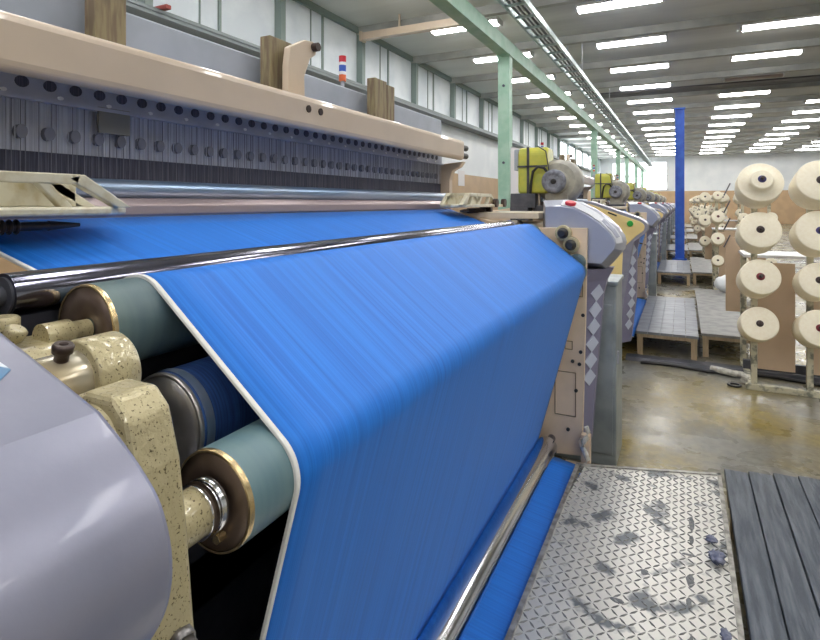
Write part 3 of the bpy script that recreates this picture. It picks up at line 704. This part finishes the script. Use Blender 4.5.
    for z0, mt in ((.64, 'orange'), (.672, 'white'), (.690, 'blue_p'), (.722, 'white'), (.738, 'red')):
        B().cyl((-1.60, 2.43, zr(z0)), (-1.60, 2.43, zr(z0+(.034 if mt != 'white' else .018))), .019, n=16).done('beacon_lens', mt, b)
    # left-hand motor with fan grille, on a pedestal over the left end
    mo = B(); mo.lathe((-.93, .02, zr(.18)), (0, 1, 0), [(0, .150), (.03, .182), (.20, .19), (.26, .17)], 36)
    mo.lathe((-.93, -.10, zr(.175)), (0, 1, 0), [(0, .085), (.02, .095), (.12, .098)], 32)
    mo.box(-1.02, -.84, .0, .22, zr(-.02), zr(.08)); mo = mo.done('motor', 'motor', t)
    fg = B().lathe((-.93, -.116, zr(.175)), (0, 1, 0), [(0, .055), (-.004, .060), (0, .082), (.004, .097), (.02, .099)], 32).done('fan_grille', 'motor_face', mo)
    B().lathe((-.93, -.124, zr(.175)), (0, 1, 0), [(0, .012), (.002, .022), (.012, .024)], 16).done('fan_hub', 'black', mo)
    B().tube([(-.99, -.02, zr(.24)), (-1.02, -.05, zr(.29)), (-1.07, -.06, zr(.30)), (-1.11, -.06, zr(.26)), (-1.13, -.05, zr(.15)), (-1.14, -.04, zr(.0))], .012, 8).done('motor_cable', 'black', mo)
    b = B(); b.box(-1.12, -.80, -.02, .16, zr(-.12), zr(-.02)); b.done('motor_mount', 'dark', t, .005)
    # yellow guard
    g = B(); g.prism([(-.02, zr(.08)), (.22, zr(.08)), (.24, zr(.20)), (.24, zr(.40)), (.20, zr(.47)), (.02, zr(.47)), (-.02, zr(.42))], -1.25, -1.00, 'X'); g = g.done('yellow_guard', 'yellow_g', t, .02)
    b = B(); b.box(-1.17, -1.15, -.030, -.018, zr(.08), zr(.47)); b.box(-1.25, -1.00, -.030, -.018, zr(.30), zr(.315)); b.tube([(-1.00, -.03, zr(.10)), (-.985, -.03, zr(.27)), (-1.01, -.03, zr(.43)), (-1.08, -.03, zr(.475))], .005, 6); b.done('guard_frame', 'dark', g)
    b = B(); b.box(-1.30, -1.09, -.06, .12, zr(-.04), zr(.08)); b.box(-1.30, -1.15, -.06, .1, zr(-1.3), zr(-.04)); b.done('guard_stand', 'dark', t, .005)
    return t

loom = make_loom()
cl = thing('woven_cloth', (-.6, 1.48, 0), 'x', 'cloth')
web_mesh('cloth_sheet', YL0+.006, YL1, 'cloth', cl, 40, .0016)
sv = web_mesh('selvage', YL0-.001, YL0+.006, 'selvage', cl, 1, .0034); sv['label'] = 'white selvage edge'
NL = 8; PER = 4.6
far = ['nearest', 'second', 'third', 'fourth', 'fifth', 'sixth', 'seventh', 'farthest']
for i in range(NL):
    L = loom if i == 0 else copy_tree(loom); L.location.y = 1.4 + PER*i; L['group'] = 'weaving looms in the row'
    L['label'] = ['nearest large loom with cream top beam and lilac grey end covers filling the left', 'second loom down the row, with pale yellow end panel and green button',
                  'third loom down the row, just behind the loom with the pale yellow panel', 'fourth loom down the row, seen between others', 'fifth loom down the row, small in the distance',
                  'sixth loom down the row, small in the distance', 'seventh loom down the row, last but one', 'last and most distant loom of the row'][i]
    c_ = cl if i == 0 else copy_tree(cl); c_.location.y = 1.48 + PER*i; c_['group'] = 'blue woven cloths on the looms'
    c_['label'] = ['bright blue woven cloth with white selvage stretched over rollers of the nearest loom' if i == 0 else 'blue woven cloth on the %s loom down the row' % (far[i] if i < 7 else 'last, farthest')][0]

# ------------------------------------------------------------------ metal cabinets beside each loom
def cabinet():
    t = thing('metal_cabinet', (-.43, 3.0, 0), 'x', 'cabinet')
    B().box(-.60, -.288, 2.86, 3.15, 0, zr(-.405)).done('body', 'cabinet', t, .008)
    b = B(); b.box(-.61, -.280, 2.85, 3.16, zr(-.405), zr(-.385)); b.done('top_lid', 'cabinet', t, .005)
    b = B(); b.box(-.59, -.305, 2.852, 2.861, .06, zr(-.50)); b.done('side_panel', 'cabinet', t, .003)
    B().box(-.291, -.281, 2.90, 2.93, .5, .56).done('latch', 'wire', t)
    return t
cb = cabinet()
for i in range(NL):
    o = cb if i == 0 else copy_tree(cb); o.location.y = 3.0+PER*i; o['group'] = 'metal cabinets at loom ends'
    o['label'] = 'grey green metal cabinet standing beyond the %s loom' % ['nearest', 'second', 'third', 'fourth', 'fifth', 'sixth', 'seventh', 'last'][i]

# ------------------------------------------------------------------ platforms
def seg_pts(p, q, n): return [(p[0]+(q[0]-p[0])*k/n, p[1]+(q[1]-p[1])*k/n) for k in range(n+1)]
PT = .20
t = thing('steel_platform', (-.13, 1.2, 0), 'worn diamond tread steel walkway platform in front of the nearest loom', 'platform')
b = B(); b.prism([(-.395, -.4), (.135, -.4), (.135, 2.555), (-.365, 2.395), (-.395, 2.0)], PT-.012, PT-.003, 'Z'); tp_ = b.done('tread_plate', 'plate', t); b = B()
def lead(x): return 2.395 + .16*(x+.365)/.50 - .02
ix = 0; x = -.375
while x < .120:
    iy = 0; y = .3
    while y < lead(x):
        a = radians(45 if (ix+iy) % 2 == 0 else -45)
        for (dx, dy, zt) in (None,) if False else ((0, 0, 0),):
            hl, hw = .0145, .0036; ca, sa = cos(a), sin(a)
            P = lambda u, v, z: (x+u*ca-v*sa, y+u*sa+v*ca, z)
            b._new([P(-hl, 0, PT-.003), P(0, -hw, PT-.003), P(hl, 0, PT-.003), P(0, hw, PT-.003), P(-hl*.5, 0, PT), P(hl*.5, 0, PT)],
                   [(0, 1, 4), (1, 5, 4), (1, 2, 5), (2, 3, 5), (3, 4, 5), (3, 0, 4)])
        y += .0235; iy += 1
    x += .0235; ix += 1
pt = B(); rg = random.Random(4)
for px_, py_, w_, l_ in ((.030, 2.12, .022, .10), (.028, 2.02, .014, .06), (.022, 1.80, .024, .07), (.018, 1.70, .016, .05), (.018, 1.52, .026, .12), (-.10, 1.78, .030, .03), (-.16, 1.62, .045, .020), (.02, 1.93, .04, .012)):
    n_ = 11; pt.prism([(px_+w_*.5*cos(2*pi*k/n_)*rg.uniform(.65, 1.1), py_+l_*.5*sin(2*pi*k/n_)*rg.uniform(.65, 1.1)) for k in range(n_)], PT-.003, PT-.0018, 'Z')
fuse(tp_, pt.done('grime_patch', 'grime', t)); bars = b; bars = bars.done('tread_bars', 'plate_bar', t); fuse(tp_, bars)
b = B(); b.box(-.40, -.385, -.4, 2.39, PT-.03, PT+.004); b.box(.128, .142, -.4, 2.56, PT-.03, PT+.002); b.prism([(-.395, 2.39), (-.39, 2.375), (.142, 2.545), (.142, 2.562)], PT-.03, PT+.002, 'Z'); b.done('edge_frame', 'plate_edge', t)
for xx, yy in ((-.33, 2.32), (.09, 2.45), (-.33, .0), (.09, .0)): B().box(xx-.03, xx+.03, yy-.03, yy+.03, 0, PT-.012).done('leg', 'dark', t)
t = thing('plank_platform', (.6, 1.2, 0), 'dark blue grey wooden plank walkway platform right of the diamond tread plate', 'platform')
b = B(); x = .155; n = 0; rot = radians(-2.0)
while n < 11:
    w = .088; y1 = 2.625 + .28*(x-.155)*.9
    R = Matrix.Rotation(radians(2.0), 3, 'Z')
    b.box(x+.002, x+w-.002, -.4, y1, PT-.03, PT-.002+random.uniform(-.002, .002)); x += w; n += 1
o = b.done('plank_deck', 'plank', t, .003)
for ya in (.3, 2.45): B().box(.16, 1.15, ya, ya+.07, PT-.08, PT-.031).done('bearer', 'wood', t)
for xx, yy in ((.20, 2.48), (1.1, 2.48), (.20, .33), (1.1, .33)): B().box(xx-.03, xx+.03, yy-.03, yy+.03, 0, PT-.08).done('leg', 'wood', t)
def plat(x0, x1, y0, y1, mat, name, boards):
    t = thing(name, ((x0+x1)/2, (y0+y1)/2, 0), 'x', 'platform')
    b = B()
    n = boards; w = (x1-x0)/n
    for k in range(n): b.box(x0+w*k+.0015, x0+w*(k+1)-.0015, y0, y1, PT-.022, PT)
    b.done('deck', mat, t)
    for ya in (y0+.01, y1-.04): B().box(x0+.01, x1-.01, ya, ya+.03, PT-.05, PT-.022).done('apron', 'wood', t)
    for xx in (x0+.035, x1-.035):
        for yy in (y0+.035, y1-.035): B().box(xx-.022, xx+.022, yy-.022, yy+.022, 0, PT-.022).done('leg', 'wood', t)
    return t
pa = plat(-.36, .125, 5.10, 7.1, 'deck_grey', 'boarded_platform', 5); pb = plat(.145, .56, 5.25, 7.95, 'ply', 'plywood_platform', 1)
for i in range(1, NL-1):
    a_ = pa if i == 1 else copy_tree(pa); a_.location.y = 6.1+PER*(i-1); a_['group'] = 'boarded platforms at loom fronts'
    a_['label'] = 'grey boarded low platform on timber legs in front of the %s loom' % ['', 'second', 'third', 'fourth', 'fifth', 'sixth', 'seventh'][i]
    b_ = pb if i == 1 else copy_tree(pb); b_.location.y = 6.6+PER*(i-1); b_['group'] = 'plywood platforms by the creels'
    b_['label'] = 'pale worn plywood low platform, %s beyond the plank walkway, on the aisle side' % ['', 'first', 'second', 'third', 'fourth', 'fifth', 'sixth'][i]
# lint, rag, bag, floor shade strip
def blob(name, c, r, sc, mat, seed, n=2, amp=.35):
    rng = random.Random(seed); bm = bmesh.new(); bmesh.ops.create_icosphere(bm, subdivisions=n, radius=r)
    for v in bm.verts:
        k = 1+rng.uniform(-amp, amp); v.co = Vector((v.co.x*sc[0]*k, v.co.y*sc[1]*k, v.co.z*sc[2]*k))
    mz = min(v.co.z for v in bm.verts)
    for v in bm.verts: v.co.z -= mz
    for f in bm.faces: f.smooth = True
    me = bpy.data.meshes.new(name); bm.to_mesh(me); bm.free(); me.materials.append(M[mat]); o = bpy.data.objects.new(name, me); C.objects.link(o); o.location = c; return o
tag(blob('lint_tuft', (.095, 1.93, PT), .022, (1, 1.4, .5), 'lint', 1, 3), 'larger blue grey tuft of lint on the tread plate near planks', 'lint', 'lint tufts on the walkway')
tag(blob('lint_tuft', (.085, 2.03, PT), .015, (1, 1.2, .5), 'lint', 2, 3), 'smaller lint tuft behind the larger one on the tread plate', 'lint', 'lint tufts on the walkway')
tag(blob('lint_tuft', (.10, 1.60, PT), .014, (.8, 1.6, .4), 'lint', 5, 3), 'thin lint tuft at the tread plate edge nearest the camera', 'lint', 'lint tufts on the walkway')
tag(blob('plastic_bag', (.50, 7.75, PT), .13, (1.1, .9, .8), 'bag', 3, 3, .10), 'crumpled white plastic bag lying on plywood platform by the creel', 'bag')
t = B(); t.tube([(.20, 4.80, .030), (.26, 4.77, .034), (.33, 4.74, .030), (.40, 4.74, .026), (.42, 4.68, .026), (.40, 4.62, .022)], .024, 8)
tag(t.done('floor_rag', 'rag'), 'rolled off white rag lying on the floor by the creel foot', 'rag')
tag(B().lathe((.335, 4.52, .002), (0, 0, 1), [(0, .030), (0, .045), (.012, .045), (.012, .030), (0, .030)], 20, False).done('rubber_ring', 'black'), 'small black rubber ring on the floor beside the creel foot', 'ring')
b = B(); b.prism([(4.86, 0), (4.88, .028), (4.99, .028), (5.01, 0)], -.42, 2.2, 'X'); tag(b.done('floor_shade_strip', 'dark'), 'dark low strip standing in for shade on the floor before the boarded platform', 'shade strip')  # low dark bar standing in for the shadow along the platform front
b = B(); b.tube([(-.30+.12*k, 4.80+.03*sin(k*1.1), .014) for k in range(16)], .012, 8); tag(b.done('floor_cable', 'black'), 'black cable lying along the dark floor shade strip', 'cable')

# ------------------------------------------------------------------ creels and cones
def creel(y, n, first):
    X0 = .45
    t = thing('yarn_creel', (.9, y, 0), 'x', 'yarn rack')
    xs = [X0+.32*k for k in range(3)]
    for x in xs:
        b = B(); b.box(x-.018, x+.018, y-.018, y+.018, .04, zr(.16)); b.done('post', 'creel', t)
    B().box(X0-.05, xs[-1]+.1, y-.022, y+.022, 0, .04).done('base_rail', 'creel', t, .003)
    for xa in (X0-.03, xs[-1]-.02): B().box(xa, xa+.042, y+.02, y+.66, 0, .035).done('foot_rail', 'creel', t)
    B().box(X0-.03, xs[-1]+.1, y+.40, y+.44, .035, .10).done('rear_rail', 'dark', t)
    b = B(); b.box(X0+.03, xs[1]-.07, y+.07, y+.085, .13, zr(-.42)); b.done('tan_board', 'board', t)
    b = B(); b.box(xs[1]+.03, xs[2]-.03, y+.07, y+.085, .13, zr(-.42)); b.done('tan_board', 'board', t)
    b = B(); b.box(X0-.13, X0-.03, y+.66, y+.675, .42, zr(-.28)); b.done('rear_board', 'board', t)
    B().box(X0-.04, xs[-1]+.1, y+.22, y+.655, zr(-.40), zr(-.38)).done('white_shelf', 'white', t)
    for xa in (X0-.03, xs[-1]-.02): B().box(xa, xa+.04, y+.61, y+.65, .035, zr(-.40)).done('rear_post', 'creel', t)
    for k, x in enumerate(xs):
        for z in ROWZ: B().cyl((x, y-.018, zr(z)-.043), Vector((x, y-.018, zr(z)-.043)) + TILT*.12, .006, n=8).done('cone_peg', 'dark', t)
    for k in range(4): B().cyl((X0-.145, y+.64, zr(-.36+.14*k)), (X0-.10, y+.64, zr(-.26+.14*k)), .005, n=8).done('slanted_rod', 'dark', t)
    return t
ROWZ = [.112, -.200, -.510, -.815]
TILT = Vector((.06, -1, .32)).normalized()
def cone_obj(kind, r, core, depth=.20):
    t = thing('yarn_cone', (0, 0, 0), 'x', 'yarn cone')
    d = TILT
    if kind == 'nose': prof = [(0, r*.80), (.004, r*.92), (depth*.5, r), (depth*.98, r*.99), (depth, r*.95), (depth+.002, r*.58), (depth+.035, r*.53), (depth+.055, r*.48), (depth+.058, r*.44), (depth+.058, .028)]
    else: prof = [(0, r*.90), (.006, r*.97), (depth*.5, r*1.0), (depth-.008, r*.99), (depth-.002, r*.965), (depth, r*.93), (depth+.003, r*.4), (depth+.002, .020)]
    B().lathe((0, 0, 0), d, prof, 48).done('yarn_package', 'yarn', t)
    e = prof[-1][0]
    B().lathe(d*e, d, [(-.01, .024), (.003, .024), (.004, .019), (.004, .010)], 20).done('core_ring', core, t)
    B().lathe(d*e, d, [(0, .010), (.020, .009), (.024, .013), (.032, .012), (.034, .008)], 12).done('spindle_tip', 'core_black', t)
    return t
protos = {('nose', 'core_blue'): cone_obj('nose', .134, 'core_blue'), ('full', 'core_black'): cone_obj('full', .124, 'core_black'), ('full', 'core_red'): cone_obj('full', .116, 'core_red'),
          ('full', 'core_blue'): cone_obj('full', .134, 'core_blue')}
usedp = set()
def cone(kind, core, x, y, z, s, label, group):
    p = protos[(kind, core)]
    o = p if (kind, core) not in usedp else copy_tree(p); usedp.add((kind, core))
    o.location = (x, y, z); o.scale = (s, s, s); o['label'] = label; o['group'] = group
base = Vector((0, -.045, -.012))
g = 'yarn cones on the nearest creel'
CY = 4.5
spec = [(.465, 0, 'nose', 'core_blue', 1.0, 'cream yarn cone with raised narrow nose, topmost left on nearest creel'),
        (.465, 1, 'full', 'core_black', 1.0, 'large cream yarn cone with black core, second down on left of nearest creel'),
        (.465, 2, 'full', 'core_red', 1.02, 'cream yarn cone with dark red core, third down on left of nearest creel'),
        (.465, 3, 'full', 'core_black', .90, 'smaller cream yarn cone with brownish core, lowest on left of nearest creel'),
        (.785, 0, 'full', 'core_black', 1.10, 'big cream yarn cone cut by the right photo edge, topmost on nearest creel'),
        (.785, 1, 'full', 'core_blue', 1.0, 'big cream yarn cone with navy core, second down at right photo edge'),
        (.785, 2, 'full', 'core_black', .92, 'cream yarn cone with black core, third down at right photo edge'),
        (.785, 3, 'full', 'core_red', 1.0, 'cream yarn cone with red core, lowest at right photo edge')]
for x, r, kd, co, s, lb in spec: cone(kd, co, x-.015, CY-.06, zr(ROWZ[r])-.035, s, lb, g)
crl = creel(CY, 0, True); nth = ['nearest', 'second', 'third', 'fourth', 'fifth', 'sixth']
for i in range(6):
    o = crl if i == 0 else copy_tree(crl); o.location.y = CY + PER*i; o['group'] = 'yarn creels along the aisle'
    o['label'] = ['nearest yarn creel with tan boards and large cream cones at right' if i == 0 else '%s yarn creel down the aisle, with small cream cones' % (nth[i] if i < 5 else 'last')][0]
    if i > 0:
        rng = random.Random(20+i)
        for c_, x in enumerate((.45, .77, 1.09)):
            for r in range(4):
                s = rng.choice((.62, .72, .85, .95)) if i > 1 else rng.choice((.55, .62, .75))
                rowname = ['top', 'second', 'third', 'bottom'][r]
                cone('full', rng.choice(('core_black', 'core_red', 'core_black')), x, CY+PER*i-.06, zr(ROWZ[r])-.035, s,
                     'cream yarn cone, %s row, %s column of the %s creel' % (rowname, ['left', 'middle', 'right'][c_], nth[i]), 'yarn cones on the %s creel' % nth[i])
        # extra cone column hung on back of creel, nearer the aisle
        if i < 5:
            for r in range(3):
                cone('full', 'core_black', .31, CY+PER*i+.55, zr(ROWZ[r])-.10+.05*(r == 0), .6 + .12*(r == 1),
                     'small cream yarn cone, %s on the aisle-side board of the %s creel' % (['top', 'middle', 'bottom'][r], nth[i]), 'aisle-side cones of the %s creel' % nth[i])

# ------------------------------------------------------------------ camera, world, view
cam = bpy.data.cameras.new('camera'); co = bpy.data.objects.new('camera', cam); C.objects.link(co)
cam.sensor_fit = 'HORIZONTAL'; cam.sensor_width = 36; cam.lens = 549/820*36; cam.shift_y = -(320-203)/820; cam.clip_start = .02; cam.clip_end = 200
co.location = (0, 0, EYE); co.rotation_euler = (pi/2, 0, TH)
sc = bpy.context.scene; sc.camera = co
w = bpy.data.worlds.new('world'); sc.world = w; w.use_nodes = True
w.node_tree.nodes['Background'].inputs[0].default_value = (.8, .88, 1, 1); w.node_tree.nodes['Background'].inputs[1].default_value = .4
sc.view_settings.view_transform = 'Standard'; sc.view_settings.look = 'None'; sc.view_settings.exposure = .90; sc.view_settings.gamma = 1
sc.view_settings.use_curve_mapping = False
